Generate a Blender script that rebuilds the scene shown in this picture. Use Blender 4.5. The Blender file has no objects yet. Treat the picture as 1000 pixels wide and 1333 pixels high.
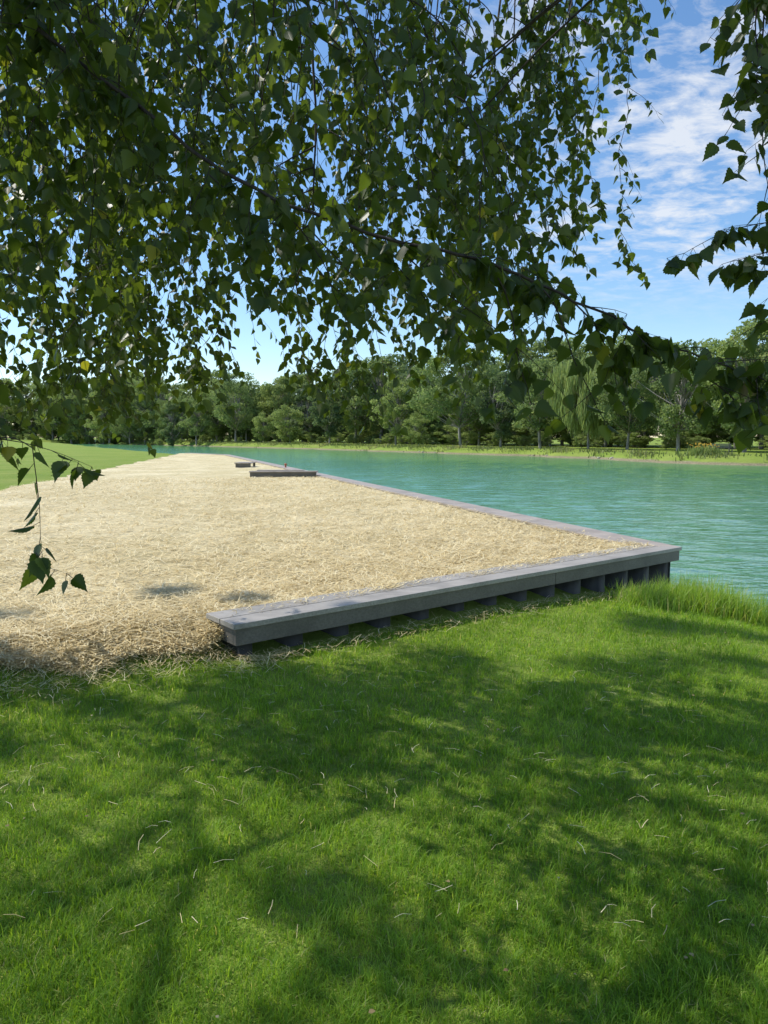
import bpy, math, random
import numpy as np
from mathutils import Vector
random.seed(7); rs=np.random.RandomState(7)
SC=bpy.context.scene
SC.view_settings.view_transform='Standard'; SC.view_settings.look='None'; SC.view_settings.exposure=0

# ---------------------------------------------------------------- helpers
def link(o): SC.collection.objects.link(o); return o
def mesh_np(name,V,F,mat=None,attr=None,smooth=False,parent=None):
    V=np.asarray(V,dtype=np.float32); F=np.asarray(F,dtype=np.int32)
    me=bpy.data.meshes.new(name); k=F.shape[1]
    me.vertices.add(len(V)); me.vertices.foreach_set('co',V.ravel())
    me.loops.add(F.size); me.loops.foreach_set('vertex_index',F.ravel())
    me.polygons.add(len(F)); me.polygons.foreach_set('loop_start',np.arange(0,F.size,k,dtype=np.int32))
    me.update(calc_edges=True)
    if attr is not None:
        a=me.attributes.new('rnd','FLOAT','POINT'); a.data.foreach_set('value',np.asarray(attr,dtype=np.float32))
    if smooth: me.polygons.foreach_set('use_smooth',np.ones(len(F),dtype=bool))
    if mat: me.materials.append(mat)
    o=bpy.data.objects.new(name,me)
    if name is not None: link(o)
    if parent: o.parent=parent
    return o
def empty(name,loc=(0,0,0)):
    e=bpy.data.objects.new(name,None); e.location=loc; e.empty_display_size=.2; return link(e)
def unit(a):
    return a/np.maximum(np.linalg.norm(a,axis=-1,keepdims=True),1e-9)
def wob(x,y,s=1.0,ph=0.0):
    x=x*s;y=y*s
    return (np.sin(1.7*x+2.3*y+ph)+np.sin(-2.9*x+1.3*y+1.7+ph*2)+np.sin(4.1*x+3.7*y+4.1-ph)*.6+np.sin(6.3*x-5.2*y+.6+ph)*.4)/3.0
def sstep(a,b,x):
    t=np.clip((x-a)/(b-a),0,1); return t*t*(3-2*t)

class Nodes:
    def __init__(s,mat): s.t=mat.node_tree; s.n=s.t.nodes; s.l=s.t.links
    def add(s,typ,**kw):
        nd=s.n.new(typ)
        for k,v in kw.items(): setattr(nd,k,v)
        return nd
    def ramp(s,fac,stops):
        r=s.n.new('ShaderNodeValToRGB'); e=r.color_ramp.elements
        while len(e)<len(stops): e.new(.5)
        for i,(p,c) in enumerate(stops):
            e[i].position=p; e[i].color=(c[0],c[1],c[2],1) if len(c)==3 else c
        s.l.new(fac,r.inputs[0]); return r.outputs[0]
    def noise(s,scale,detail=4,rough=.55,vec=None,dist=0):
        n=s.n.new('ShaderNodeTexNoise'); n.inputs['Scale'].default_value=scale; n.inputs['Detail'].default_value=detail
        n.inputs['Roughness'].default_value=rough; n.inputs['Distortion'].default_value=dist
        if vec is not None: s.l.new(vec,n.inputs['Vector'])
        return n.outputs['Fac']
    def mix(s,fac,a,b,mode='MIX'):
        m=s.n.new('ShaderNodeMix'); m.data_type='RGBA'; m.blend_type=mode
        if hasattr(fac,'links'): s.l.new(fac,m.inputs[0])
        else: m.inputs[0].default_value=fac
        for v,i in ((a,6),(b,7)):
            if hasattr(v,'links'): s.l.new(v,m.inputs[i])
            else: m.inputs[i].default_value=(v[0],v[1],v[2],1)
        return m.outputs[2]
    def math(s,op,a,b=None,clamp=False):
        m=s.n.new('ShaderNodeMath'); m.operation=op; m.use_clamp=clamp
        for i,v in enumerate((a,b)):
            if v is None: continue
            if hasattr(v,'links'): s.l.new(v,m.inputs[i])
            else: m.inputs[i].default_value=v
        return m.outputs[0]
def newmat(name):
    m=bpy.data.materials.new(name); m.use_nodes=True; N=Nodes(m)
    b=N.n['Principled BSDF']; return m,N,b
def objvec(N,scale=(1,1,1),rot=(0,0,0)):
    tc=N.n.new('ShaderNodeTexCoord'); mp=N.n.new('ShaderNodeMapping')
    mp.inputs['Scale'].default_value=scale; mp.inputs['Rotation'].default_value=rot
    N.l.new(tc.outputs['Object'],mp.inputs['Vector']); return mp.outputs[0]
def bump(N,b,h,strength=.5,dist=.02):
    bp=N.n.new('ShaderNodeBump'); bp.inputs['Strength'].default_value=strength; bp.inputs['Distance'].default_value=dist
    N.l.new(h,bp.inputs['Height']); N.l.new(bp.outputs[0],b.inputs['Normal']); return bp

def foliage_mat(name,stops,transl=.35,rough=.5,tcol=None,spec=.5):
    m,N,b=newmat(name)
    at=N.add('ShaderNodeAttribute',attribute_name='rnd')
    col=N.ramp(at.outputs['Fac'],stops)
    N.l.new(col,b.inputs['Base Color']); b.inputs['Roughness'].default_value=rough
    b.inputs['Specular IOR Level'].default_value=spec
    if transl>0:
        tr=N.n.new('ShaderNodeBsdfTranslucent')
        tc=N.mix(1.0,col,tcol if tcol else (1.6,1.9,.6),'MULTIPLY')
        N.l.new(tc,tr.inputs['Color'])
        mx=N.n.new('ShaderNodeMixShader'); mx.inputs[0].default_value=transl
        N.l.new(b.outputs[0],mx.inputs[1]); N.l.new(tr.outputs[0],mx.inputs[2])
        N.l.new(mx.outputs[0],N.n['Material Output'].inputs['Surface'])
    return m

# ---------------------------------------------------------------- materials
M_leaf=foliage_mat('birch_leaf',[(0,(.042,.066,.017)),(.6,(.064,.094,.022)),(.93,(.12,.155,.035)),(1,(.26,.23,.04))],.46,.42,(2.1,2.1,.6),.35)
M_grass=foliage_mat('grass_blade',[(0,(.11,.22,.016)),(.5,(.21,.37,.030)),(.9,(.35,.51,.07)),(.96,(.38,.44,.12)),(1,(.56,.50,.28))],.48,.5,(1.6,1.4,.7),.3)
M_reed=foliage_mat('reed_blade',[(0,(.19,.31,.04)),(.7,(.30,.44,.08)),(1,(.54,.48,.24))],.45,.5,(1.5,1.5,.6),.3)
M_dry=foliage_mat('dry_reed',[(0,(.12,.17,.05)),(.5,(.26,.26,.11)),(1,(.48,.40,.22))],.3,.6,(1.2,1.2,.8),.2)
M_straw=foliage_mat('straw_strand',[(0,(.46,.36,.17)),(.5,(.84,.69,.37)),(1,(.94,.86,.60))],.2,.55,(1,1,1),.3)
M_treeA=foliage_mat('hazed_tree_foliage',[(0,(.125,.18,.075)),(.5,(.19,.255,.10)),(1,(.26,.315,.145))],.45,.7,(1.35,1.35,.9),.1)  # distance haze painted into all three tree colours: lifted, greyer, bluer
M_treeB=foliage_mat('hazed_tree_foliage_dark',[(0,(.095,.145,.075)),(.5,(.145,.20,.098)),(1,(.20,.255,.13))],.45,.7,(1.35,1.35,.9),.1)
M_treeC=foliage_mat('hazed_tree_foliage_light',[(0,(.19,.25,.09)),(.5,(.27,.335,.125)),(1,(.34,.40,.17))],.45,.7,(1.3,1.3,.9),.1)

def bark(name,c1,c2,sc):
    m,N,b=newmat(name); v=objvec(N,(sc,sc,sc*.2))
    f=N.noise(3,6,.6,v); N.l.new(N.ramp(f,[(.35,c1),(.65,c2)]),b.inputs['Base Color'])
    b.inputs['Roughness'].default_value=.85; bump(N,b,f,.6,.02); return m
M_twig=bark('twig_bark',(.022,.014,.010),(.05,.035,.025),20)
M_bark=bark('tree_bark',(.14,.125,.11),(.34,.31,.28),3)
m,N,b=newmat('birch_bark'); v=objvec(N,(2,2,14)); f=N.noise(2,5,.6,v)
N.l.new(N.ramp(f,[(.36,(.03,.028,.025)),(.46,(.5,.48,.44)),(.7,(.62,.6,.56))]),b.inputs['Base Color']); b.inputs['Roughness'].default_value=.7; M_birch=m

m,N,b=newmat('lawn'); v=objvec(N)
f1=N.noise(.35,5,.6,v); f2=N.noise(9,6,.7,v); f3=N.noise(60,3,.7,v); f4=N.noise(1.0,6,.6,objvec(N,(.08,.5,1),(0,0,.2)))
c=N.ramp(f2,[(.3,(.13,.20,.025)),(.5,(.205,.29,.045)),(.72,(.28,.37,.07))])
c2=N.mix(N.ramp(f1,[(.35,(0,0,0)),(.7,(.6,.6,.6))]),c,(.34,.36,.10))
c2=N.mix(N.ramp(f4,[(.4,(0,0,0)),(.7,(.6,.6,.6))]),c2,(.15,.24,.035))
geo=N.n.new('ShaderNodeNewGeometry'); sp=N.n.new('ShaderNodeSeparateXYZ'); N.l.new(geo.outputs['Position'],sp.inputs[0])
mr=N.add('ShaderNodeMapRange'); mr.inputs[1].default_value=-.32; mr.inputs[2].default_value=-.18; mr.inputs[3].default_value=1; mr.inputs[4].default_value=0
N.l.new(N.math('ADD',sp.outputs[2],N.math('MULTIPLY',N.math('SUBTRACT',f1,.5),.25)),mr.inputs[0])
soil=N.ramp(f2,[(.35,(.14,.12,.07)),(.65,(.36,.31,.2))])
c3=N.mix(mr.outputs[0],c2,soil)
N.l.new(c3,b.inputs['Base Color']); b.inputs['Roughness'].default_value=.9; b.inputs['Specular IOR Level'].default_value=.1
bump(N,b,N.math('ADD',f2,f3),.8,.04); M_lawn=m

m,N,b=newmat('straw_mulch'); v=objvec(N)
va=objvec(N,(5,60,10),(0,0,.5)); vb=objvec(N,(60,6,10),(0,0,.25)); vc=objvec(N,(8,70,10),(0,0,-.9))
s1=N.noise(1.2,5,.65,va); s2=N.noise(1.2,5,.65,vb); s3=N.noise(1.0,5,.65,vc); big=N.noise(.55,6,.6,v); mid=N.noise(5,5,.7,v)
rows=N.noise(1.0,5,.6,objvec(N,(1.6,.12,1),(0,0,-.28)))
st=N.math('MAXIMUM',N.math('MAXIMUM',s1,s2),s3)
c=N.ramp(st,[(.44,(.20,.17,.09)),(.57,(.74,.61,.33)),(.72,(.93,.82,.53))])
c=N.mix(N.ramp(mid,[(.47,(0,0,0)),(.68,(.8,.8,.8))]),c,(.38,.33,.18))
c=N.mix(N.ramp(big,[(.45,(0,0,0)),(.68,(.6,.6,.6))]),c,(.90,.80,.54))
c=N.mix(N.ramp(rows,[(.5,(0,0,0)),(.66,(.5,.5,.5))]),c,(.56,.47,.25))
N.l.new(c,b.inputs['Base Color']); b.inputs['Roughness'].default_value=.8; b.inputs['Specular IOR Level'].default_value=.2
bump(N,b,N.math('ADD',st,mid),.9,.035); M_strawg=m

# water: turbid green lake, real wave mesh plus fine ripple bump
m,N,b=newmat('lake_water'); 
v2=objvec(N,(2.2,5.0,1),(0,0,-.12)); v3=objvec(N,(.03,.09,1)); v4=objvec(N,(.35,.9,1),(0,0,.15))
w2=N.noise(1.6,3,.55,v2,.3); big=N.noise(1.0,4,.6,v3); w4=N.noise(1,4,.6,v4,.3)
h=N.math('ADD',N.math('MULTIPLY',w2,.35),w4)
bp=N.n.new('ShaderNodeBump'); bp.inputs['Strength'].default_value=1; bp.inputs['Distance'].default_value=.08; N.l.new(h,bp.inputs['Height'])
base=N.ramp(big,[(.35,(.085,.255,.120)),(.65,(.115,.295,.150))])
dif=N.n.new('ShaderNodeBsdfDiffuse'); N.l.new(base,dif.inputs[0]); N.l.new(bp.outputs[0],dif.inputs['Normal'])
gl=N.n.new('ShaderNodeBsdfGlossy'); gl.inputs['Roughness'].default_value=.05; gl.inputs[0].default_value=(.84,.97,.76,1); N.l.new(bp.outputs[0],gl.inputs['Normal'])
fr=N.n.new('ShaderNodeFresnel'); fr.inputs[0].default_value=1.33; N.l.new(bp.outputs[0],fr.inputs['Normal'])
mx=N.n.new('ShaderNodeMixShader'); N.l.new(N.math('MULTIPLY',fr.outputs[0],.66,True),mx.inputs[0]); N.l.new(dif.outputs[0],mx.inputs[1]); N.l.new(gl.outputs[0],mx.inputs[2])
N.l.new(mx.outputs[0],N.n['Material Output'].inputs[0]); M_water=m

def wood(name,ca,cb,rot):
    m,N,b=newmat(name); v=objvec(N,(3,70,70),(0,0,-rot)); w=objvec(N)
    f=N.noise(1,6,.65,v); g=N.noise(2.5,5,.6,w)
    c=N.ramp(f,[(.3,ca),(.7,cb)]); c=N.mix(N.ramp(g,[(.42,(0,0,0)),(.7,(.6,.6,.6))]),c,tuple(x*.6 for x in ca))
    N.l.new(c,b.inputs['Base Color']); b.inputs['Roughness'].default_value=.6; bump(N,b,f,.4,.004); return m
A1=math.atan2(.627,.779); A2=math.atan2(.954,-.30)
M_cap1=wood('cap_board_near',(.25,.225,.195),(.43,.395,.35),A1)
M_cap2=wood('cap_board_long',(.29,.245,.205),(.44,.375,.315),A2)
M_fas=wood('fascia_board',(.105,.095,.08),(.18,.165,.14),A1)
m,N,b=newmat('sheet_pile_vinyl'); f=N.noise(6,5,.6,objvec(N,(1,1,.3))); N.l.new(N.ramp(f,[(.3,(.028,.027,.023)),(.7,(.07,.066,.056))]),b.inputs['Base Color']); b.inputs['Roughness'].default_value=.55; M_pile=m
m,N,b=newmat('red_paint'); f=N.noise(20,3); N.l.new(N.ramp(f,[(.3,(.35,.08,.04)),(.7,(.45,.12,.06))]),b.inputs['Base Color']); M_red=m
m,N,b=newmat('shore_stone'); f=N.noise(5,6); N.l.new(N.ramp(f,[(.3,(.22,.19,.15)),(.7,(.45,.40,.32))]),b.inputs['Base Color']); b.inputs['Roughness'].default_value=.9; bump(N,b,f,.6,.05); M_stone=m
M_orange=foliage_mat('orange_petal',[(0,(.75,.35,.03)),(1,(.8,.55,.08))],.2,.6,(1,1,1))
M_fallen=foliage_mat('fallen_leaf',[(0,(.16,.10,.04)),(.5,(.38,.29,.12)),(1,(.55,.48,.28))],.15,.6,(1,1,1))

# ---------------------------------------------------------------- terrain
O=[np.array(p,float) for p in [(-1.06,5.13),(3.62,8.90),(-12.5,60.0),(-17.5,67.0)]]
lake=np.array([(3.50,8.75),(-12.4,59.9),(-17.4,67),(-22,76),(-42,112),(-72,170),(-125,260),(-110,285),(-80,240),(-34,168),(-14,138),(0,112),(9,96),(17,82),(21,72),(23,61),(28,55),(45,50),(90,30),(120,-10),(60,-25),(20,-6),(9,3.2),(6.0,5.2),(4.55,6.5),(3.9,7.5)],float)
def lake_sd(x,y):
    d=np.full(x.shape,1e9); ins=np.zeros(x.shape,bool); n=len(lake)
    for i in range(n):
        a=lake[i]; c=lake[(i+1)%n]; e=c-a
        t=np.clip(((x-a[0])*e[0]+(y-a[1])*e[1])/(e@e),0,1)
        d=np.minimum(d,np.hypot(x-a[0]-t*e[0],y-a[1]-t*e[1]))
        cond=((a[1]>y)!=(c[1]>y))&(x<(c[0]-a[0])*(y-a[1])/(c[1]-a[1]+1e-12)+a[0]); ins^=cond
    return np.where(ins,-d,d)
def s_of(x,y): return (x-O[0][0])*-.627+(y-O[0][1])*.779
def t_of(x,y): return (x-O[0][0])*.779+(y-O[0][1])*.627
WL=-.45
def H(x,y):
    x=np.asarray(x,float); y=np.asarray(y,float)
    sd=lake_sd(x,y)
    sd2=sd+wob(x,y,.25)*np.clip(np.hypot(x,y)/60,0,1)*1.0
    s=s_of(x,y)
    plat=.0+.2*sstep(0,.9,s)+.02*wob(x,y,.8)+np.clip((np.hypot(x,y)-60)/200,0,3)*.6
    land=WL+(plat-WL)*(1-np.exp(-np.maximum(sd2,0)/.8))
    return np.where(sd2>0,land,WL-np.minimum(-sd2*.35,1.6))
t=np.linspace(-5.3,5.3,460); gx=8*np.sinh(t); gy=8*np.sinh(np.linspace(-4.2,5.6,460))+4
X,Y=np.meshgrid(gx,gy); Z=H(X,Y)
def gridF(h,w):
    idx=np.arange(h*w).reshape(h,w)
    return np.stack([idx[:-1,:-1],idx[:-1,1:],idx[1:,1:],idx[1:,:-1]],-1).reshape(-1,4)
mesh_np('ground',np.stack([X,Y,Z],-1).reshape(-1,3),gridF(*X.shape),M_lawn,smooth=True)
rr=5.0*np.exp(np.linspace(0,math.log(75),760)); th=np.linspace(math.radians(-52),math.radians(128),520)
RR,TT=np.meshgrid(rr,th,indexing='ij'); TT2=np.radians(150)-TT
X=RR*np.cos(TT2); Y=RR*np.sin(TT2)
Zw=np.zeros_like(X); g=np.random.RandomState(3); cell=RR*.0057
for i in range(50):
    lam=.26*math.exp(g.uniform(0,1.7)); a=math.radians(72)+g.normal(0,.45); kx,ky=math.cos(a)*6.283/lam,math.sin(a)*6.283/lam
    amp=.0042*lam**.9; fade=np.clip((lam/cell-2.5)/3,0,1)
    ph=g.uniform(0,6.28); cx=X+.25*np.sin(Y*.7+i)+.15*np.sin(X*1.3+i*2)
    q=np.sin(kx*cx+ky*Y+ph); Zw+=amp*fade*q*(.65+.35*np.sin(.31*X+.23*Y+i*1.7))
mesh_np('lake_water',np.stack([X,Y,WL+Zw],-1).reshape(-1,3),gridF(*X.shape)[:,::-1],M_water,smooth=True)

# straw sheet
Npts=np.array([(-7.3,2.8),(-4.6,3.75),(-2.46,4.6),(-1.35,5.2),(3.30,8.98)]); Nu=np.array([0,.18,.36,.45,1.0])
Fpts=np.array([(-18.2,66.5),(-16,64.5),(-14.6,63),(-14,62),(-12.75,60.1)])
def strawP(u,v):
    a=np.stack([np.interp(u,Nu,Npts[:,0]),np.interp(u,Nu,Npts[:,1])],-1)
    b=np.stack([np.interp(u,Nu,Fpts[:,0]),np.interp(u,Nu,Fpts[:,1])],-1)
    w=(v**2)[...,None]; P=a+w*(b-a)
    e=(1-np.clip(u/.03,0,1))
    P[...,0]+=e*wob(P[...,1],P[...,0],.9)*.35
    e2=(1-np.clip(v/.06,0,1))*(1-sstep(.40,.45,u)); P[...,1]+=e2*wob(P[...,0],P[...,0]*.3,3.0)*.13
    return P
def Hs(x,y):
    s=s_of(x,y); tt=t_of(x,y)
    base=.2*sstep(0,.9,s)+.02*wob(x,y,.8)
    ins=sstep(-.25,.2,tt)*sstep(0.1,.3,s)
    return base*(1-ins)+.215*ins+.018+.012*wob(x,y,2.2)+np.clip((np.hypot(x,y)-60)/200,0,3)*.6
uu,vv=np.meshgrid(np.linspace(0,1,200),np.linspace(0,1,260))
P=strawP(uu,vv); Zs=Hs(P[...,0],P[...,1])
mesh_np('straw_ground',np.concatenate([P,Zs[...,None]],-1).reshape(-1,3),gridF(*uu.shape),M_strawg,smooth=True)
def is_straw(x,y):
    yb=np.interp(x,Npts[:,0],Npts[:,1])+wob(x,x*.3,3.0)*.13
    return np.where(x<-1.1,y>yb+.05,s_of(x,y)>-.02)&(s_of(x,y)>-1.5)
def strips(px,py,pz,L,W,ang,tilt,rnd,name,mat):
    d=np.stack([np.cos(ang)*np.cos(tilt),np.sin(ang)*np.cos(tilt),np.sin(tilt)],-1)
    sd=np.stack([-np.sin(ang),np.cos(ang),np.zeros_like(ang)],-1)
    c=np.stack([px,py,pz],-1); n=len(px)
    bend=rs.uniform(-.12,.12,n)[:,None]*L[:,None]*sd
    V=np.stack([c-d*L[:,None]/2-sd*W[:,None]/2,c-d*L[:,None]/2+sd*W[:,None]/2,c+bend+sd*W[:,None]/2,c+bend-sd*W[:,None]/2,c+d*L[:,None]/2+sd*W[:,None]/2,c+d*L[:,None]/2-sd*W[:,None]/2],1)
    V[:,2:4,2]+=.004
    b=(np.arange(n)*6)[:,None]
    F=np.concatenate([b+np.array([0,3,2,1]),b+np.array([3,5,4,2])])
    return mesh_np(name,V.reshape(-1,3),F,mat,np.repeat(rnd,6))
n=130000
v=np.sqrt(np.exp(rs.uniform(math.log(.0008),math.log(.35),n))); v[:20000]=rs.uniform(0,.1,20000); u=rs.uniform(.0,1,n)
Pp=strawP(u,v); dist=np.hypot(Pp[:,0],Pp[:,1])
L=rs.uniform(.07,.24,n); W=.0018+.00055*dist
strips(Pp[:,0],Pp[:,1],Hs(Pp[:,0],Pp[:,1])+rs.uniform(.004,.042,n),L,W,rs.uniform(0,6.3,n),rs.normal(0,.16,n),rs.uniform(0,1,n),'straw_strands',M_straw)
n=2600
ex=np.concatenate([rs.uniform(-4.5,-.7,1900),rs.uniform(-1,2.6,700)])
ey=np.where(ex<-1.06,np.interp(ex,Npts[:,0],Npts[:,1]),5.13+(ex+1.06)*.806)-np.abs(rs.normal(0,.20,n))-.02
strips(ex,ey,H(ex,ey)+rs.uniform(.02,.06,n),rs.uniform(.05,.14,n),rs.uniform(.0018,.0034,n),rs.uniform(0,6.3,n),rs.normal(0,.25,n),rs.uniform(0,.9,n),'stray_straw',M_straw)
n=420; ex=rs.uniform(-2.5,1.8,n); ey=rs.uniform(2.2,5.4,n); k=~is_straw(ex,ey); ex=ex[k];ey=ey[k];n=len(ex)
strips(ex,ey,H(ex,ey)+rs.uniform(.03,.06,n),rs.uniform(.03,.09,n),rs.uniform(.0014,.0026,n),rs.uniform(0,6.3,n),rs.normal(0,.2,n),rs.uniform(.2,1,n),'scattered_straw',M_straw)

# ---------------------------------------------------------------- lawn blades
def blades(x,y,L,W,rnd,lean,name,mat,zoff=-.005,curl=.6):
    n=len(x); z=H(x,y)+zoff
    a=rs.uniform(0,2*math.pi,n); d=np.stack([np.cos(a),np.sin(a)],-1)
    fa=a+math.pi/2+rs.normal(0,.5,n); sd=np.stack([np.cos(fa),np.sin(fa),np.zeros(n)],-1)
    p0=np.stack([x,y,z],-1)
    up=np.sqrt(np.maximum(1-lean**2,.05))
    mid=p0+np.concatenate([d*(lean*L*.4)[:,None],(up*L*.55)[:,None]],-1)
    tip=p0+np.concatenate([d*(lean*L*(1+curl*.4))[:,None],(up*L*(1-.25*lean))[:,None]],-1)
    w=sd*W[:,None]/2
    V=np.stack([p0-w,p0+w,mid-w*.8,mid+w*.8,tip],1)
    b=(np.arange(n)*5)[:,None]
    F=np.concatenate([b+np.array([0,1,3]),b+np.array([0,3,2]),b+np.array([2,3,4])])
    return mesh_np(name,V.reshape(-1,3),F,mat,np.repeat(rnd,5))
n=500000
y=1.45*np.exp(rs.uniform(0,math.log(7.2),n)); x=(rs.uniform(-1,1,n))*(.66*y+.8)+.1*y
keep=(~is_straw(x,y))&(lake_sd(x,y)>.12); x=x[keep];y=y[keep]; n=len(x)
cl=wob(x,y,2.3)*.5+wob(x,y,6.0,2.)*.6+wob(x,y,15,1.)*.5
L=np.maximum(.045+.028*cl,.012)*rs.uniform(.5,1.5,n); W=(.0015+.00055*y)*rs.uniform(.6,1.4,n)
rnd=np.clip(.42+.28*wob(x,y,1.3,1.)+.22*wob(x,y,9,3.)+rs.normal(0,.2,n),0,.94); dd=rs.uniform(0,1,n)<.022; rnd[dd]=rs.uniform(.96,1,dd.sum())
blades(x,y,L,W,rnd,rs.uniform(.15,.95,n),'lawn_grass',M_grass)
n=7000
tri=rs.uniform(0,1,n); bx=2.55+tri*1.55+rs.normal(0,.13,n); by=7.55+.35*np.sin(tri*3)-tri*.25+rs.normal(0,.2,n)
k=(s_of(bx,by)<-.12)&(lake_sd(bx,by)>-.15); bx=bx[k];by=by[k];n=len(bx)
blades(bx,by,rs.uniform(.16,.52,n)*(.55+.5*sstep(2.7,3.6,bx)),rs.uniform(.004,.009,n),np.clip(rs.normal(.5,.25,n),0,1),rs.uniform(.05,.75,n),'shore_grass',M_reed,-.02)
n=130
fx=rs.uniform(-2.5,3.5,n); fy=rs.uniform(1.7,6,n); k=~is_straw(fx,fy); fx=fx[k];fy=fy[k];n=len(fx)
ang=rs.uniform(0,6.3,n); S=rs.uniform(.008,.022,n)
tm=np.array([(0,0,0),(.4,.3,.12),(.35,.6,.15),(0,1,0),(-.35,.6,.15),(-.4,.3,.12)])
ca,sa=np.cos(ang)[:,None],np.sin(ang)[:,None]
V=np.stack([fx[:,None]+S[:,None]*(tm[:,0]*ca-tm[:,1]*sa),fy[:,None]+S[:,None]*(tm[:,0]*sa+tm[:,1]*ca),(H(fx,fy)+.05)[:,None]+S[:,None]*tm[:,2]],-1)
mesh_np('fallen_leaves',V.reshape(-1,3),(np.arange(n)*6)[:,None]+np.arange(6),M_fallen,np.repeat(rs.uniform(0,1,n),6))

# ---------------------------------------------------------------- bulkhead (seawall)
dirs=[unit(O[i+1]-O[i]) for i in range(3)]; nrm=[np.array([-d[1],d[0]]) for d in dirs]
def off(i,o):
    if i==0: return O[0]+nrm[0]*o
    if i==3: return O[3]+nrm[2]*o
    a,b=nrm[i-1],nrm[i]; return O[i]+o*(a+b)/(1+a@b)
class MB:
    def __init__(s): s.V=[];s.F=[]
    def prism(s,q,z0,z1):
        b=len(s.V); 
        for p in q: s.V.append((p[0],p[1],z0))
        for p in q: s.V.append((p[0],p[1],z1))
        k=len(q); s.F.append(tuple(b+i for i in reversed(range(k)))); s.F.append(tuple(b+k+i for i in range(k)))
        for i in range(k): j=(i+1)%k; s.F.append((b+i,b+j,b+k+j,b+k+i))
    def obj(s,name,mat,parent=None,bev=0):
        me=bpy.data.meshes.new(name); me.from_pydata([tuple(map(float,v)) for v in s.V],[],s.F); me.materials.append(mat); me.update()
        o=link(bpy.data.objects.new(name,me)); o.parent=parent
        if bev: 
            md=o.modifiers.new('bevel','BEVEL'); md.width=bev; md.segments=2
        return o
sea=empty('bulkhead_seawall')
TOP=.285
def row(i,o0,o1,z0,z1,mb,plank,gap,ext0=0,phase=0):
    a0,a1=off(i,o0),off(i,o1); b0,b1=off(i+1,o0),off(i+1,o1)
    a0=a0-dirs[i]*ext0; a1=a1-dirs[i]*ext0
    L0=np.linalg.norm(b0-a0); L1=np.linalg.norm(b1-a1); d=dirs[i]
    cuts=[0.]; c=plank-phase
    while c<min(L0,L1)-.4: cuts.append(c); c+=plank
    for j,c in enumerate(cuts):
        last=j==len(cuts)-1
        s0=a0+d*(c+gap/2) if j else a0
        s1=a0+d*(c+gap/2)+(a1-a0)-d*((a1-a0)@d) if j else a1
        if last: e0,e1=b0-d*gap/2,b1-d*gap/2
        else:
            e0=a0+d*(cuts[j+1]-gap/2); e1=e0+(a1-a0)-d*((a1-a0)@d)
        mb.prism([s0,e0,e1,s1],z0,z1)
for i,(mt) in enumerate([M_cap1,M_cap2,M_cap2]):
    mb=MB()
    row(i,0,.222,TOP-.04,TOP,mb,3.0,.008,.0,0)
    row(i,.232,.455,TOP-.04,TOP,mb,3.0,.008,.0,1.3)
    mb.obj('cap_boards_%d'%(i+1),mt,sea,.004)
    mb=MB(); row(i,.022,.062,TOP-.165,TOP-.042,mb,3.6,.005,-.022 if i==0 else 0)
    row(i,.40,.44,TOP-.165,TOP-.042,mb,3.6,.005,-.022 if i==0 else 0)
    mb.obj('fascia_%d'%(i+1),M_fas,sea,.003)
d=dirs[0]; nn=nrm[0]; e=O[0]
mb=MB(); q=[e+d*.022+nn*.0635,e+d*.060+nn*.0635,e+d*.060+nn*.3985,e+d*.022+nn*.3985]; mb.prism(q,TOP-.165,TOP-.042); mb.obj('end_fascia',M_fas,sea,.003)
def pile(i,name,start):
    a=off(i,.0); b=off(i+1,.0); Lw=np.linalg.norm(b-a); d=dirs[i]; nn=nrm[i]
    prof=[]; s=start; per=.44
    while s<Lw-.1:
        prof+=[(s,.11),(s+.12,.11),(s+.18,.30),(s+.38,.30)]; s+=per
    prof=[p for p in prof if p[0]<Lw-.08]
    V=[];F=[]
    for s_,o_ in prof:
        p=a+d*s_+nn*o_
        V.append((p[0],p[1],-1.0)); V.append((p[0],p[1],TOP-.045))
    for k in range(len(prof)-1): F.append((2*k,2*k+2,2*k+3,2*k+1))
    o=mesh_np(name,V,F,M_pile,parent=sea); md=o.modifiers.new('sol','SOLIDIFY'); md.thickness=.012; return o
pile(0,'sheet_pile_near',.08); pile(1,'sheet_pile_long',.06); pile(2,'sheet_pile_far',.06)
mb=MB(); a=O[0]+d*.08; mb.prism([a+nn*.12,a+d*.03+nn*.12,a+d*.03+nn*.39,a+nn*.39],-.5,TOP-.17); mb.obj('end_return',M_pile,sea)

ld=empty('landing_step')
mb=MB(); mb.prism([(-4.75,26.0),(-2.35,26.1),(-2.35,26.55),(-4.75,26.45)],.40,.44); mb.prism([(-4.75,27.6),(-3.0,27.67),(-3.0,28.0),(-4.75,27.93)],.38,.42); mb.obj('tread_boards',M_cap2,ld,.005)
mb=MB(); mb.prism([(-4.72,26.03),(-2.4,26.13),(-2.4,26.17),(-4.72,26.07)],.16,.398); 
for xx in (-4.7,-3.6,-2.5): mb.prism([(xx,26.18),(xx+.09,26.18),(xx+.09,26.4),(xx,26.4)],.1,.398)
mb.prism([(-4.7,27.66),(-3.05,27.73),(-3.05,27.78),(-4.7,27.71)],.16,.378)
mb.obj('risers',M_fas,ld)
bx=empty('wooden_platform')
mb=MB()
for k in range(5): mb.prism([(-7.0,34.6+k*.3),(-6.2,34.6+k*.3),(-6.2,34.87+k*.3),(-7.0,34.87+k*.3)],.42,.46)
mb.obj('deck_boards',M_cap2,bx)
mb=MB()
for xx in (-6.95,-6.35):
    for yy in (34.65,35.9): mb.prism([(xx,yy),(xx+.1,yy),(xx+.1,yy+.1),(xx,yy+.1)],.15,.418)
mb.prism([(-6.85,34.62),(-6.25,34.62),(-6.25,34.64),(-6.85,34.64)],.2,.415)
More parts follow.
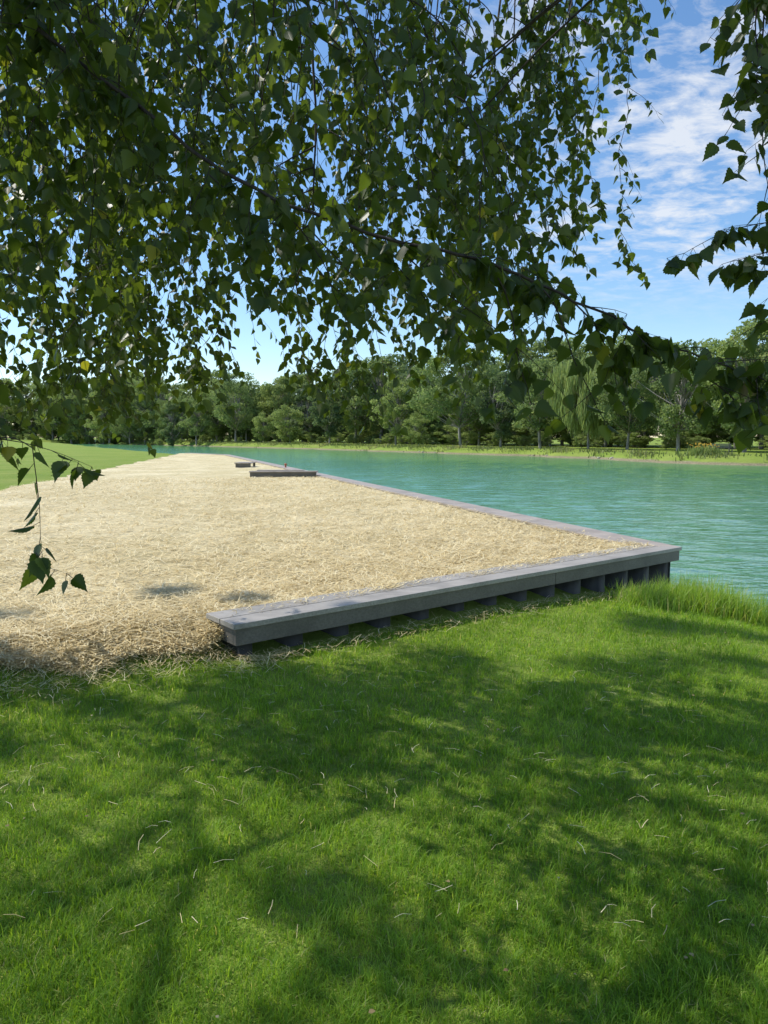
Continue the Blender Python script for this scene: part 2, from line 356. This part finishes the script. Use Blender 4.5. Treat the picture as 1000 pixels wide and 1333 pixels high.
mb.obj('legs',M_fas,bx)
def lathe(name,prof,mat,loc,k=14,parent=None):
    V=[];F=[]
    for r,z in prof:
        for j in range(k): a=2*math.pi*j/k; V.append((loc[0]+r*math.cos(a),loc[1]+r*math.sin(a),loc[2]+z))
    for i in range(len(prof)-1):
        for j in range(k): F.append((i*k+j,i*k+(j+1)%k,(i+1)*k+(j+1)%k,(i+1)*k+j))
    return mesh_np(name,V,F,mat,smooth=True,parent=parent)
lathe('red_mooring_post',[(.001,0),(.06,0),(.06,.02),(.04,.04),(.04,.18),(.062,.21),(.066,.235),(.05,.26),(.001,.27)],M_red,(-4.45,33.5,.2))

# ---------------------------------------------------------------- tubes
class Tubes:
    def __init__(s,k=4): s.V=[];s.F=[];s.k=k;s.n=0
    def add(s,pts,rad):
        P=np.asarray(pts,float); k=s.k; T=unit(np.gradient(P,axis=0))
        ref=np.array([.31,.83,.46]); A=unit(np.cross(T,ref)); B=np.cross(T,A)
        an=np.arange(k)*2*math.pi/k
        R=np.asarray(rad,float)[:,None,None]
        V=P[:,None,:]+R*(np.cos(an)[None,:,None]*A[:,None,:]+np.sin(an)[None,:,None]*B[:,None,:])
        s.V.append(V.reshape(-1,3)); m=len(P)
        i=np.arange(m-1)[:,None]*k; j=np.arange(k)[None,:]
        F=np.stack([i+j,i+(j+1)%k,i+k+(j+1)%k,i+k+j],-1).reshape(-1,4)+s.n
        s.F.append(F); s.n+=m*k
    def obj(s,name,mat,parent=None): return mesh_np(name,np.concatenate(s.V),np.concatenate(s.F),mat,smooth=True,parent=parent)
def spline(ctrl,n):
    C=np.asarray(ctrl,float); C=np.vstack([2*C[0]-C[1],C,2*C[-1]-C[-2]]); out=[]
    m=len(C)-3
    for q in np.linspace(0,m-1e-6,n):
        i=int(q); f=q-i; a,b,c,d=C[i:i+4]
        out.append(.5*((2*b)+(-a+c)*f+(2*a-5*b+4*c-d)*f*f+(-a+3*b-3*c+d)*f**3))
    return np.array(out)

# ---------------------------------------------------------------- distant trees
def tree_mesh(seed,h,r,base,mat,willow=False,nl=11000,ls=.30,top=2.2,ncl=60):
    g=np.random.RandomState(seed); T=Tubes(7)
    tr=spline([(0,0,-.5),(g.normal(0,.15),g.normal(0,.15),h*.25),(g.normal(0,.5),g.normal(0,.5),h*.6),(g.normal(0,.5),g.normal(0,.5),h*.93)],12)
    T.add(tr,np.linspace(.24,.04,12)*h/13)
    cen=[];rad=[]
    cz=(h+base)/2; hz=(h-base)/2
    lob=g.uniform(0,6.28,3)
    for i in range(ncl):
        a=g.uniform(0,6.283); zz=g.uniform(-1,.97); rr=math.sqrt(max(0,1-abs(zz)**top))*r*g.uniform(.2,1.0)**.55
        rr*=1+.25*math.sin(2*a+lob[0])+.15*math.sin(3*a+lob[1]+zz*3)
        c=np.array([math.cos(a)*rr,math.sin(a)*rr,cz+zz*hz*.93+g.normal(0,.3)]); cen.append(c); rad.append(g.uniform(.10,.27)*r)
        b0=tr[min(11,max(3,int(11*(c[2]/h)*.75)))]
        T.add(spline([b0,(b0+c)/2+np.array([0,0,-.15*r*.3]),c],5),np.linspace(.07,.015,5)*h/13)
    cen=np.array(cen);rad=np.array(rad)
    ci=g.choice(ncl,nl,p=rad**2/np.sum(rad**2))
    dv=unit(g.normal(0,1,(nl,3))); rr=g.uniform(.2,1.0,nl)**.5*(1+np.abs(g.normal(0,.18,nl)))
    sc=np.array([1.15,1.15,.7]) if not willow else np.array([.8,.8,2.0])
    P=cen[ci]+dv*(rad[ci]*rr)[:,None]*sc
    if willow: P[:,2]=np.maximum(P[:,2],.4)
    nrm_=unit(dv*.5+g.normal(0,.8,(nl,3))+np.array([0,0,.35])); tv=unit(np.cross(nrm_,g.normal(0,1,(nl,3)))); 
    if willow: tv=unit(np.array([0,0,-1.])+g.normal(0,.12,(nl,3)))
    bv=unit(np.cross(nrm_,tv)); S=(ls*g.uniform(.5,1.3,nl))[:,None]
    w=.42 if not willow else .14; l=.6 if not willow else 1.1
    V=np.stack([P-tv*S*l,P+bv*S*w,P+tv*S*l,P-bv*S*w],1).reshape(-1,3)
    F=(np.arange(nl)*4)[:,None]+np.arange(4)
    clr=g.uniform(.05,.85,ncl)[ci]+g.normal(0,.15,nl)
    cm=mesh_np('crown_src',V,F,mat,np.repeat(np.clip(clr,0,1),4))
    tm=T.obj('trunk_src',M_bark)
    r_=(cm.data,tm.data); bpy.data.objects.remove(cm); bpy.data.objects.remove(tm); return r_
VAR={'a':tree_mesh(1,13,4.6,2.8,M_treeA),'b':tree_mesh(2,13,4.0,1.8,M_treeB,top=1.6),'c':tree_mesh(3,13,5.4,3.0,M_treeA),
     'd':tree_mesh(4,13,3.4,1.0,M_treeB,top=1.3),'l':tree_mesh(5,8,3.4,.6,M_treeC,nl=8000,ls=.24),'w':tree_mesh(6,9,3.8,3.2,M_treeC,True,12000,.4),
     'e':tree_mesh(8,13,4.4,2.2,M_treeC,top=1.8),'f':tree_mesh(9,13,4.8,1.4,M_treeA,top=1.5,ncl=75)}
HT={'l':8,'w':9}
def put(kind,x,y,h,parent=None,name='deciduous_tree',wide=1.0):
    c,t_=VAR[kind]; s=h/HT.get(kind,13); z=float(H(np.array([x]),np.array([y]))[0])
    if parent is None:
        e=empty(name,(x,y,z)); e.scale=(s*wide,s*wide,s); e.rotation_euler=(0,0,random.uniform(0,6.28))
        for nm,d_ in (('crown',c),('trunk',t_)):
            o=link(bpy.data.objects.new(nm,d_)); o.parent=e
    else:
        rz=random.uniform(0,6.28)
        for nm,d_ in (('crown',c),('trunk',t_)):
            o=link(bpy.data.objects.new(nm,d_)); o.parent=parent; o.location=(x,y,z); o.scale=(s*wide,s*wide,s); o.rotation_euler=(0,0,rz)
front=[('a',-48,190,13),('c',-36,180,14.5),('l',-21,166,8),('b',-11,150,11.5),('e',2,126,11),('c',11.2,108,14),('b',16,102,10.5),('a',19.6,93,11.4),
 ('c',27.5,84,9.5),('f',30.5,77,11.5),('e',34,70,11.8),('b',38,66,12.5),('l',5.5,118,5),('l',-28,172,6.5),('d',-56,197,12),('f',46,68,12),('c',56,64,13)]
for k,x,y,h in front: put(k,x,y,h)
put('w',24.2,88,9.3,name='willow_tree')
mass=empty('distant_tree_line')
far=np.array([(-190,300),(-140,285),(-100,262),(-60,215),(-34,192),(-10,168),(8,135),(20,116),(30,100),(42,88),(60,80),(100,66)],float)
seg=np.linalg.norm(np.diff(far,axis=0),axis=1); cum=np.r_[0,np.cumsum(seg)]
for rowi,(o_,stp) in enumerate([(0,4.8),(9,5.0),(20,5.5)]):
    q=random.uniform(0,3)
    while q<cum[-1]:
        x=np.interp(q,cum,far[:,0]); y=np.interp(q,cum,far[:,1]); dd_=math.hypot(x,y)
        trend=1+.13*math.sin(q*.11+1.0)+.09*math.sin(q*.31)
        hh=(12.4+.034*max(0,dd_-90)+1.0*(dd_<110))*random.uniform(.68,1.16)*trend+rowi*.9
        put(random.choice('aecdeffe' if rowi<2 else 'bfefc'),x+random.uniform(-2,2)+o_*.5,y+random.uniform(-3,3)+o_,hh,mass,wide=random.uniform(.75,1.3))
        q+=stp*random.uniform(.5,1.5)*(1+dd_/300)
ug=empty('shrub_undergrowth'); 
for ro,hs in ((-5,(1.0,2.4)),(2,(2.5,4.5)),(14,(4,6))):
    q=0
    while q<cum[-1]:
        x=np.interp(q,cum,far[:,0]); y=np.interp(q,cum,far[:,1])
        put(random.choice('lle'),x+random.uniform(-2,2)+ro*.4,y+ro+random.uniform(-3,3),random.uniform(*hs),ug,wide=random.uniform(1.3,1.9)); q+=random.uniform(2,6)
sh=lake[7:19]; seg2=np.linalg.norm(np.diff(sh,axis=0),axis=1); cum2=np.r_[0,np.cumsum(seg2)]
n=22000; q=rs.uniform(0,1,n)*cum2[-1]; x=np.interp(q,cum2,sh[:,0]); y=np.interp(q,cum2,sh[:,1])
back=rs.uniform(.3,5.5,n); x=x+back*.45+rs.normal(0,.2,n); y=y+back*.9
k=(lake_sd(x,y)>.2)&(wob(q,q*.3,.35)+rs.normal(0,.3,n)>-.2); x=x[k];y=y[k];n=len(x)
blades(x,y,rs.uniform(.2,.8,n)*(.6+.5*wob(x,y,.5)),rs.uniform(.05,.12,n),np.clip(rs.uniform(0,1,n)*(.5+.5*wob(q[k],q[k]*.2,.12)),0,1),rs.uniform(.05,.5,n),'shoreline_reeds',M_dry)
import bmesh
bm=bmesh.new()
for i in range(60):
    q=random.uniform(.62,1.0)*cum2[-1]; x=np.interp(q,cum2,sh[:,0])+random.uniform(-.1,.5); y=np.interp(q,cum2,sh[:,1])+random.uniform(.2,.9)
    r_=random.uniform(.08,.2); res=bmesh.ops.create_icosphere(bm,subdivisions=2,radius=r_)
    ph=random.uniform(0,9)
    for v_ in res['verts']:
        f=1+.25*math.sin(v_.co.x/r_*3+ph)*math.cos(v_.co.y/r_*2.3+ph)
        v_.co=Vector((v_.co.x*f*1.3+x,v_.co.y*f+y,v_.co.z*f*.8+WL+.14))
me=bpy.data.meshes.new('shoreline_rocks'); bm.to_mesh(me); bm.free(); me.materials.append(M_stone); link(bpy.data.objects.new('shoreline_rocks',me))
n=300; x=rs.normal(26.5,.7,n); y=rs.normal(61.5,.4,n); 
blades(x,y,rs.uniform(.5,1.0,n),rs.uniform(.06,.1,n),rs.uniform(0,.5,n),rs.uniform(.05,.4,n),'flower_stems',M_treeC)
nf=45; xx=x[:nf]; yy=y[:nf]; zz=H(xx,yy)+rs.uniform(.6,1.0,nf); a=rs.uniform(0,3,nf)
V=np.stack([np.stack([xx+.06*np.cos(a+b_),yy+.04*np.sin(a+b_),zz+.06*np.sin(a+b_)],-1) for b_ in (0,1.57,3.14,4.71)],1)
mesh_np('orange_flowers',V.reshape(-1,3),(np.arange(nf)*4)[:,None]+np.arange(4),M_orange,np.repeat(rs.uniform(0,1,nf),4))
pb=empty('park_bench',(28.6,62.8,float(H(np.array([28.6]),np.array([62.8]))[0])))
mb=MB(); 
for k in range(4): mb.prism([(-.9,k*.12-.25),(.9,k*.12-.25),(.9,k*.12-.15),(-.9,k*.12-.15)],.42,.46)
mb.obj('seat',M_fas,pb)
mb=MB()
for z_ in (.55,.68,.81): mb.prism([(-.9,.24),(.9,.24),(.9,.27),(-.9,.27)],z_,z_+.1)
mb.obj('backrest',M_fas,pb)
mb=MB()
for x_ in (-.8,.7):
    for y_,t1 in ((-.25,.418),(.28,.92)): mb.prism([(x_,y_),(x_+.08,y_),(x_+.08,y_+.06),(x_,y_+.06)],0,t1)
mb.obj('legs',M_fas,pb)

# ---------------------------------------------------------------- birch tree overhead
birch=empty('birch_tree')
random.seed(31); rs=np.random.RandomState(31)
TW=Tubes(4); LB=Tubes(9)
LP=[];LD=[];LS=[];LH=[]
limbs={
 'trunk':([(-4.8,2.2,-.2),(-4.85,2.2,1.5),(-4.7,2.15,3.5),(-4.8,2.3,6),(-4.7,2.5,9.5),(-4.6,2.8,12)],.21,.03),
 'L1':([(-4.75,2.2,3.6),(-3.5,3.2,4.9),(-1.5,4.6,5.4),(.5,5.2,5.3),(1.5,5.4,5.1),(2.2,5.3,4.8)],.045,.008),
 'L2':([(-4.72,2.2,3.2),(-3.2,2.4,3.95),(-1.7,2.45,3.4),(-1.1,2.4,2.88)],.035,.008),
 'L3':([(-4.75,2.2,4.4),(-2,1.9,5.1),(.5,2.0,4.5),(1.25,2.2,3.6),(1.32,2.2,3.0)],.032,.005),
 'L4':([(-4.8,2.3,5),(-4.2,5,7.2),(-3.5,8,8.6),(-2.5,10,9.5)],.045,.008),
 'L5':([(-4.72,2.2,3.0),(-4,4.2,4.4),(-3,5.4,4.9),(-2.0,6,5.2)],.038,.008),
 'L6':([(-4.8,2.3,6),(-2.8,3.4,7.4),(-.5,4.8,7.6)],.042,.008),
 'L7':([(-4.8,2.3,5.5),(-5.8,4.5,6.5),(-6.5,6.5,6.8)],.04,.01),
 'L8':([(-4.8,2.3,6.5),(-3.5,1.0,7.8),(-1.5,0,8)],.04,.01),
}
limbpts=[]
for k,(c,r0,r1) in limbs.items():
    p=spline(c,26)
    if k not in('trunk','L2','L3'): p[3:]+=np.cumsum(rs.normal(0,.022,(23,3)),axis=0)
    LB.add(p,np.linspace(r0,r1,26))
    if k!='trunk': limbpts.append(p[4:])
    else: limbpts.append(p[14:])
limbpts=np.concatenate(limbpts)
DOWN=np.array([0,0,-1.])
def rdir():
    a=random.uniform(0,6.2832); return np.array([math.cos(a),math.sin(a),0.])
TWP=[]
def leaf(p,ls,hi):
    d=rdir()*random.uniform(.2,.9)+DOWN*random.uniform(.45,1.0)
    d=d/np.linalg.norm(d); q=p+d*ls*.35
    LP.append(q);LD.append(d);LS.append(ls*random.uniform(.65,1.2));LH.append(hi)
    TWP.append((p,q))
def grow(p,d,L,r,ls,side=.35,sl=(.08,.32),droop=.22,zmin=-9,hi=False,dens=1.0,step=.045,jit=.12):
    p=np.array(p,float); d=np.array(d,float); d/=np.linalg.norm(d)
    pts=[p.copy()]; n=max(2,int(L/step))
    for i in range(n):
        d=d+DOWN*droop*.5+np.array([random.gauss(0,jit),random.gauss(0,jit),random.gauss(0,jit*.5)]); d/=np.linalg.norm(d)
        p=p+d*step; pts.append(p.copy())
        if p[2]<zmin: break
        if random.random()<dens*.8: leaf(p,ls,hi)
        if i==n-1: leaf(p,ls,hi)
        if side>0 and random.random()<side:
            grow(p,d*.5+rdir()*.9,random.uniform(*sl),r*.5,ls,0,sl,droop,zmin-.1,hi,dens,step*.8)
    m=len(pts)
    TW.add(pts,np.linspace(r,r*.35,m))
    return pts
def connect(p,r=.006):
    p=np.array(p,float); dd=np.linalg.norm(limbpts-p,axis=1)+np.where(limbpts[:,2]<p[2],.6,0); b=limbpts[np.argmin(dd)]
    mid=(b+p)/2+np.array([0,0,.12*np.linalg.norm(b-p)])
    TW.add(spline([b,mid,p],8),np.linspace(r*1.8,r*.7,8))
def curtain(n,x0,x1,y0,y1,zt0,zt1,zb,zs,ls=.058,hi=False,side=.36,dens=1.0,sl=(.08,.32)):
    for i in range(n):
        x=random.uniform(x0,x1); y=random.uniform(y0,y1); zt=random.uniform(zt0,zt1); zm=zb+abs(random.gauss(0,zs))
        if zt-zm<.3: zt=zm+.5
        p=(x,y,zt); connect(p,.004)
        grow(p,rdir()*.5+np.array([.2,0,-.3]),(zt-zm)*1.12+.3,.003,ls,side,sl,.3,zm,hi,dens)
curtain(32,-3.1,-2.0,4.4,5.6,3.6,5.0,1.60,.4)
curtain(23,-2.0,-1.35,4.4,5.4,3.3,5.0,1.78,.4)
curtain(11,-1.3,-.65,4.4,5.4,3.6,5.0,2.85,.3)
curtain(26,-.62,.2,4.3,5.4,3.4,5.0,1.75,.4)
curtain(9,.2,.7,4.4,5.3,3.4,5.0,2.1,.45)
curtain(24,.65,1.25,4.5,5.3,3.6,5.1,2.7,.45)
curtain(9,1.2,2.2,4.8,5.4,5.0,5.2,4.4,.1,side=.25)
curtain(5,-.2,1.4,4.6,5.6,4.9,5.3,4.0,.4)
curtain(16,-1.75,-1.0,2.9,3.6,3.2,4.0,1.75,.4,.06,True)
curtain(9,-1.0,-.2,2.9,3.6,3.2,4.0,2.6,.35,.06,True)
curtain(9,-.2,.4,3.0,3.8,3.0,3.8,1.95,.35,.06,True)
curtain(10,-1.35,-.7,2.1,2.6,2.9,3.3,2.25,.25,.058,True)
curtain(6,-.75,-.2,2.1,2.6,2.9,3.2,2.3,.2,.058,True)
curtain(6,-1.3,-.95,2.0,2.5,2.9,3.3,1.7,.2,.056,True)
connect((-.36,3.2,3.7),.01); grow((-.36,3.2,3.7),(.05,0,-1),1.4,.008,.058,.6,(.15,.5),.05,2.3,True,.5,jit=.05)
dg=spline([(-1.1,2.4,2.88),(-.72,2.3,2.56),(-.457,2.2,2.34),(-.11,2.1,2.17),(.208,2.0,2.06),(.415,2.0,1.99),(.607,1.95,1.88),(.74,1.93,1.80),(.9,1.92,1.73),(1.08,1.95,1.66)],60)
dg[4:]+=np.cumsum(rs.normal(0,.0035,(56,3)),axis=0)
TW.add(dg,np.linspace(.007,.0014,60))
for i,p in enumerate(dg):
    f=i/60
    for rep in range(3 if f<.55 else 2):
        if random.random()<.8: leaf(p,.055,True)
    if random.random()<(.95 if f<.5 else .45):
        mx_=.36 if f<.6 else .22
        grow(p,rdir()*.6+np.array([.3,0,random.uniform(-.9,.4)]),random.uniform(.08,mx_),.0016,.055,.3,(.05,.12),.25,-9,True,1.0,.036)
for st,L in (((.05,2.05,2.1),.5),((.3,2.0,2.02),.35),((.42,2.0,1.99),.38),((.5,1.98,1.95),.3),((.8,1.93,1.78),.2),((-.05,2.1,2.15),.4),((-.3,2.15,2.25),.45),((-.5,2.2,2.35),.4)):
    grow(st,(.5,.1,-.45),L,.0024,.055,.4,(.06,.2),.2,-9,True,1.0,.038)
# right hand side: long hanging twigs from the overhead limb
for st,L,zm in (((1.20,2.2,3.02),.95,2.05),((1.12,2.25,3.05),.85,2.2),((1.06,2.2,3.0),.45,2.5),((1.3,2.3,3.0),1.1,1.95)):
    connect(st,.004); grow(st,(-.06,0,-1),L,.003,.056,.6,(.06,.2),.15,zm,True,1.0,.034,jit=.05)
for st,dv_,L in (((1.22,2.2,2.22),(-1,0,.08),.38),((1.2,2.2,2.15),(-.9,0,-.2),.25),((1.2,1.95,1.82),(-1,0,-.05),.4)):
    connect(st,.003); grow(st,dv_,L,.002,.054,.45,(.05,.12),.06,-9,True,1.0,.03,jit=.06)
nl=spline([(-1.3,1.7,3.0),(-1.0,1.62,2.4),(-.86,1.58,1.95),(-.82,1.55,1.7),(-.78,1.52,1.58)],30)
TW.add(nl,np.linspace(.004,.0016,30)); connect((-1.3,1.7,3.0),.006)
for p in nl[6:]:
    if random.random()<.8: leaf(p,.046,True)
    if random.random()<.35: grow(p,rdir(),random.uniform(.06,.2),.0012,.046,.0,(.05,.1),.25,-9,True,1.0,.03)
grow((-.80,1.52,1.6),(.7,0,-.05),.22,.0014,.042,.1,(.05,.1),.12,-9,True,1.0,.03,jit=.06)
grow((-.71,1.5,1.58),(.02,0,-1),.25,.0014,.046,.3,(.03,.06),.05,-9,True,1.0,.03,jit=.04)
TW.add(spline([(-.80,1.52,1.6),(-.75,1.51,1.6),(-.71,1.5,1.58)],5),[.0015]*5)
grow((-.84,1.55,1.64),(-.4,0,-.7),.16,.0014,.045,.1,(.05,.1),.1,-9,True,1.0,.03)
# upper crown, out of frame, which throws the dappled shade; openings between its leaf clusters
hv=np.array([-.93,.37]); hv/=np.linalg.norm(hv); EL=math.radians(50)
Svec=Vector((hv[0]*math.cos(EL),hv[1]*math.cos(EL),math.sin(EL)))
SHx,SHy=-Svec.x/Svec.z,-Svec.y/Svec.z
openings=[(-1.0,2.35,.42),(-.55,3.15,.2),(1.72,4.1,.42),(1.75,3.4,.22),(.65,2.0,.36),(.23,3.7,.2),(.55,4.35,.2),(-.2,5.1,.15),(1.7,2.2,.3),(-1.7,3.3,.15),(2.9,5.6,.3),(1.2,6.3,.14),(2.4,7.2,.2),(.2,2.7,.12),(2.5,3.3,.2),(-1.2,4.2,.12),(1.1,5.4,.15),(1.2,2.9,.12)]
puffs=0; tries=0
while puffs<235 and tries<60000:
    tries+=1
    sx=random.uniform(-4.2,5.2); sy=random.uniform(.3,8.6); z=random.uniform(3.4,12)
    x=sx-SHx*z; y=sy-SHy*z
    if ((x+4.2)/6.5)**2+((y-5)/7.5)**2+((z-7)/5.2)**2>1.1: continue
    if y>-.3 and abs(x)<.56*max(y,0)+1.0 and z<1.6+.58*y+.6: continue
    if y<=-.3 and z<3.6: continue
    R=random.uniform(.13,.34)
    ss=(sx+1.06)*-.627+(sy-5.13)*.779
    if sx>-.9:
        if ss>-.1-R: 
            if ss>.9 or random.random()>.10: continue
            R=min(R,.2)
    elif sy>6.9+.3*(sx+.9): continue
    elif sy>4.8:
        if random.random()>.5: continue
        R=min(R,.2)
    if sx<-3.2 and sy>5: continue
    if any(math.hypot(sx-a,sy-b)<c_+R*1.1 for a,b,c_ in openings): continue
    puffs+=1; c=np.array([x,y,z]); connect(c,.006)
    m=int(950*(R/.5)**2)
    dv=rs.normal(0,1,(m,3)); dv/=np.linalg.norm(dv,axis=1)[:,None]; rr=rs.uniform(0,1,m)**.45*R*rs.uniform(.75,1.35,m)
    pp=c+dv*rr[:,None]*np.array([1.25,1.25,.8])
    for q in pp:
        if q[1]>.3 and abs(q[0])<.56*q[1]+.1 and q[2]<1.6+.57*q[1]: continue
        LP.append(q); dd=rdir()*.8+DOWN*.6; LD.append(dd/np.linalg.norm(dd)); LS.append(random.uniform(.05,.08)); LH.append(False)
print('leaves',len(LP),'puffs',puffs)
LB.obj('trunk_and_limbs',M_birch,birch); TW.obj('twigs',M_twig,birch)
A=np.array([a for a,b in TWP]);B=np.array([b for a,b in TWP]); 
T_=unit(B-A); ax=unit(np.cross(T_,np.array([.3,.8,.5]))); bxx=np.cross(T_,ax)
rp=.0007
ring=[(math.cos(a),math.sin(a)) for a in (0,2.094,4.189)]
V=np.stack([A+rp*(c*ax+s*bxx) for c,s in ring]+[B+rp*(c*ax+s*bxx) for c,s in ring],1)
b_=(np.arange(len(A))*6)[:,None]
F=np.concatenate([b_+np.array([0,1,4,3]),b_+np.array([1,2,5,4]),b_+np.array([2,0,3,5])])
mesh_np('petioles',V.reshape(-1,3),F,M_twig,parent=birch)
LP=np.array(LP);LD=np.array(LD);LS=np.array(LS);LH=np.array(LH)
hi_t=np.array([(0,0),(.2,.0),(.39,.12),(.36,.19),(.41,.27),(.34,.35),(.36,.43),(.26,.51),(.27,.58),(.17,.66),(.16,.74),(.07,.85),(0,1.06)])
lo_t=np.array([(0,0),(.25,.02),(.41,.22),(.33,.48),(.14,.78),(0,1.04)])
def leafmesh(mask,tpl,name):
    P=LP[mask];D=LD[mask];S=LS[mask]; n=len(P)
    R=rs.normal(0,1,(n,3)); R-= (R*D).sum(1,keepdims=True)*D; Nn=unit(R); Bn=np.cross(D,Nn)
    k=len(tpl); fold=rs.uniform(-.05,.45,n); curl=rs.uniform(-.1,.35,n)
    xs=np.concatenate([tpl[:,0],-tpl[1:-1,0][::-1]]); ys=np.concatenate([tpl[:,1],tpl[1:-1,1][::-1]])
    zz=np.abs(xs)[None]*fold[:,None]-curl[:,None]*(ys**2)[None]
    V=P[:,None,:]+S[:,None,None]*(xs[None,:,None]*Bn[:,None,:]*1.05+ys[None,:,None]*D[:,None,:]+zz[...,None]*Nn[:,None,:])
    m=len(xs); b=(np.arange(n)*m)[:,None]
    f1=b+np.arange(k); f2=b+np.array([0]+list(range(k-1,m)))
    F=np.concatenate([f1,f2])
    r=np.clip(rs.normal(.42,.22,n),0,.9); yl=rs.uniform(0,1,n)<.015; r[yl]=rs.uniform(.93,1,yl.sum())
    mesh_np(name,V.reshape(-1,3),F,M_leaf,np.repeat(r,m),parent=birch)
leafmesh(LH,hi_t,'near_leaves'); leafmesh(~LH,lo_t,'leaves')

# ---------------------------------------------------------------- light, sky, camera
S=Svec.normalized(); el=math.asin(S.z); az=math.atan2(S.x,S.y)
sun=bpy.data.lights.new('sun','SUN'); sun.energy=5.0; sun.angle=math.radians(.5); sun.color=(1,.955,.87)
so=link(bpy.data.objects.new('sun',sun)); so.rotation_euler=S.to_track_quat('Z','Y').to_euler()
W=bpy.data.worlds.new('World'); SC.world=W; W.use_nodes=True; N=Nodes(W); bg=N.n['Background']; bg.inputs[1].default_value=.15
sky=N.n.new('ShaderNodeTexSky'); sky.sky_type='NISHITA'; sky.sun_disc=False; sky.sun_elevation=el; sky.sun_rotation=az
sky.air_density=1.0; sky.dust_density=.25; sky.ozone_density=2.6
hs=N.n.new('ShaderNodeHueSaturation'); hs.inputs['Saturation'].default_value=1.14; hs.inputs['Value'].default_value=1.22; N.l.new(sky.outputs[0],hs.inputs['Color'])
tc=N.n.new('ShaderNodeTexCoord'); sp=N.n.new('ShaderNodeSeparateXYZ'); N.l.new(tc.outputs['Generated'],sp.inputs[0])
z=N.math('ADD',N.math('MAXIMUM',sp.outputs[2],.0),.16); cb=N.n.new('ShaderNodeCombineXYZ')
N.l.new(N.math('DIVIDE',sp.outputs[0],z),cb.inputs[0]); N.l.new(N.math('DIVIDE',sp.outputs[1],z),cb.inputs[1])
mp=N.n.new('ShaderNodeMapping'); mp.inputs['Rotation'].default_value=(0,0,.6); mp.inputs['Scale'].default_value=(1.0,1.4,1); N.l.new(cb.outputs[0],mp.inputs[0])
fine=N.noise(10,7,.62,mp.outputs[0],.3); bigc=N.noise(1.9,4,.55,cb.outputs[0],.4)
side=N.add('ShaderNodeMapRange'); side.interpolation_type='SMOOTHSTEP'; side.inputs[1].default_value=-.05; side.inputs[2].default_value=.25; N.l.new(sp.outputs[0],side.inputs[0])
elv=N.add('ShaderNodeMapRange'); elv.interpolation_type='SMOOTHSTEP'; elv.inputs[1].default_value=.12; elv.inputs[2].default_value=.26; N.l.new(sp.outputs[2],elv.inputs[0])
cl=N.math('ADD',N.math('MULTIPLY',fine,.62),N.math('MULTIPLY',bigc,.5))
r=N.ramp(cl,[(.52,(0,0,0)),(.68,(1,1,1))])
fac=N.math('MULTIPLY',N.math('MULTIPLY',r,N.math('MULTIPLY',side.outputs[0],elv.outputs[0])),.8)
N.l.new(N.mix(fac,hs.outputs[0],(6.0,6.2,6.5)),bg.inputs[0])
cam=bpy.data.cameras.new('cam'); co=link(bpy.data.objects.new('camera',cam)); co.location=(0,0,1.6)
co.rotation_euler=(math.radians(90-5.7),0,0); cam.sensor_fit='VERTICAL'; cam.sensor_height=24; cam.lens=24*963/1333; cam.clip_end=4000; cam.clip_start=.05
SC.camera=co
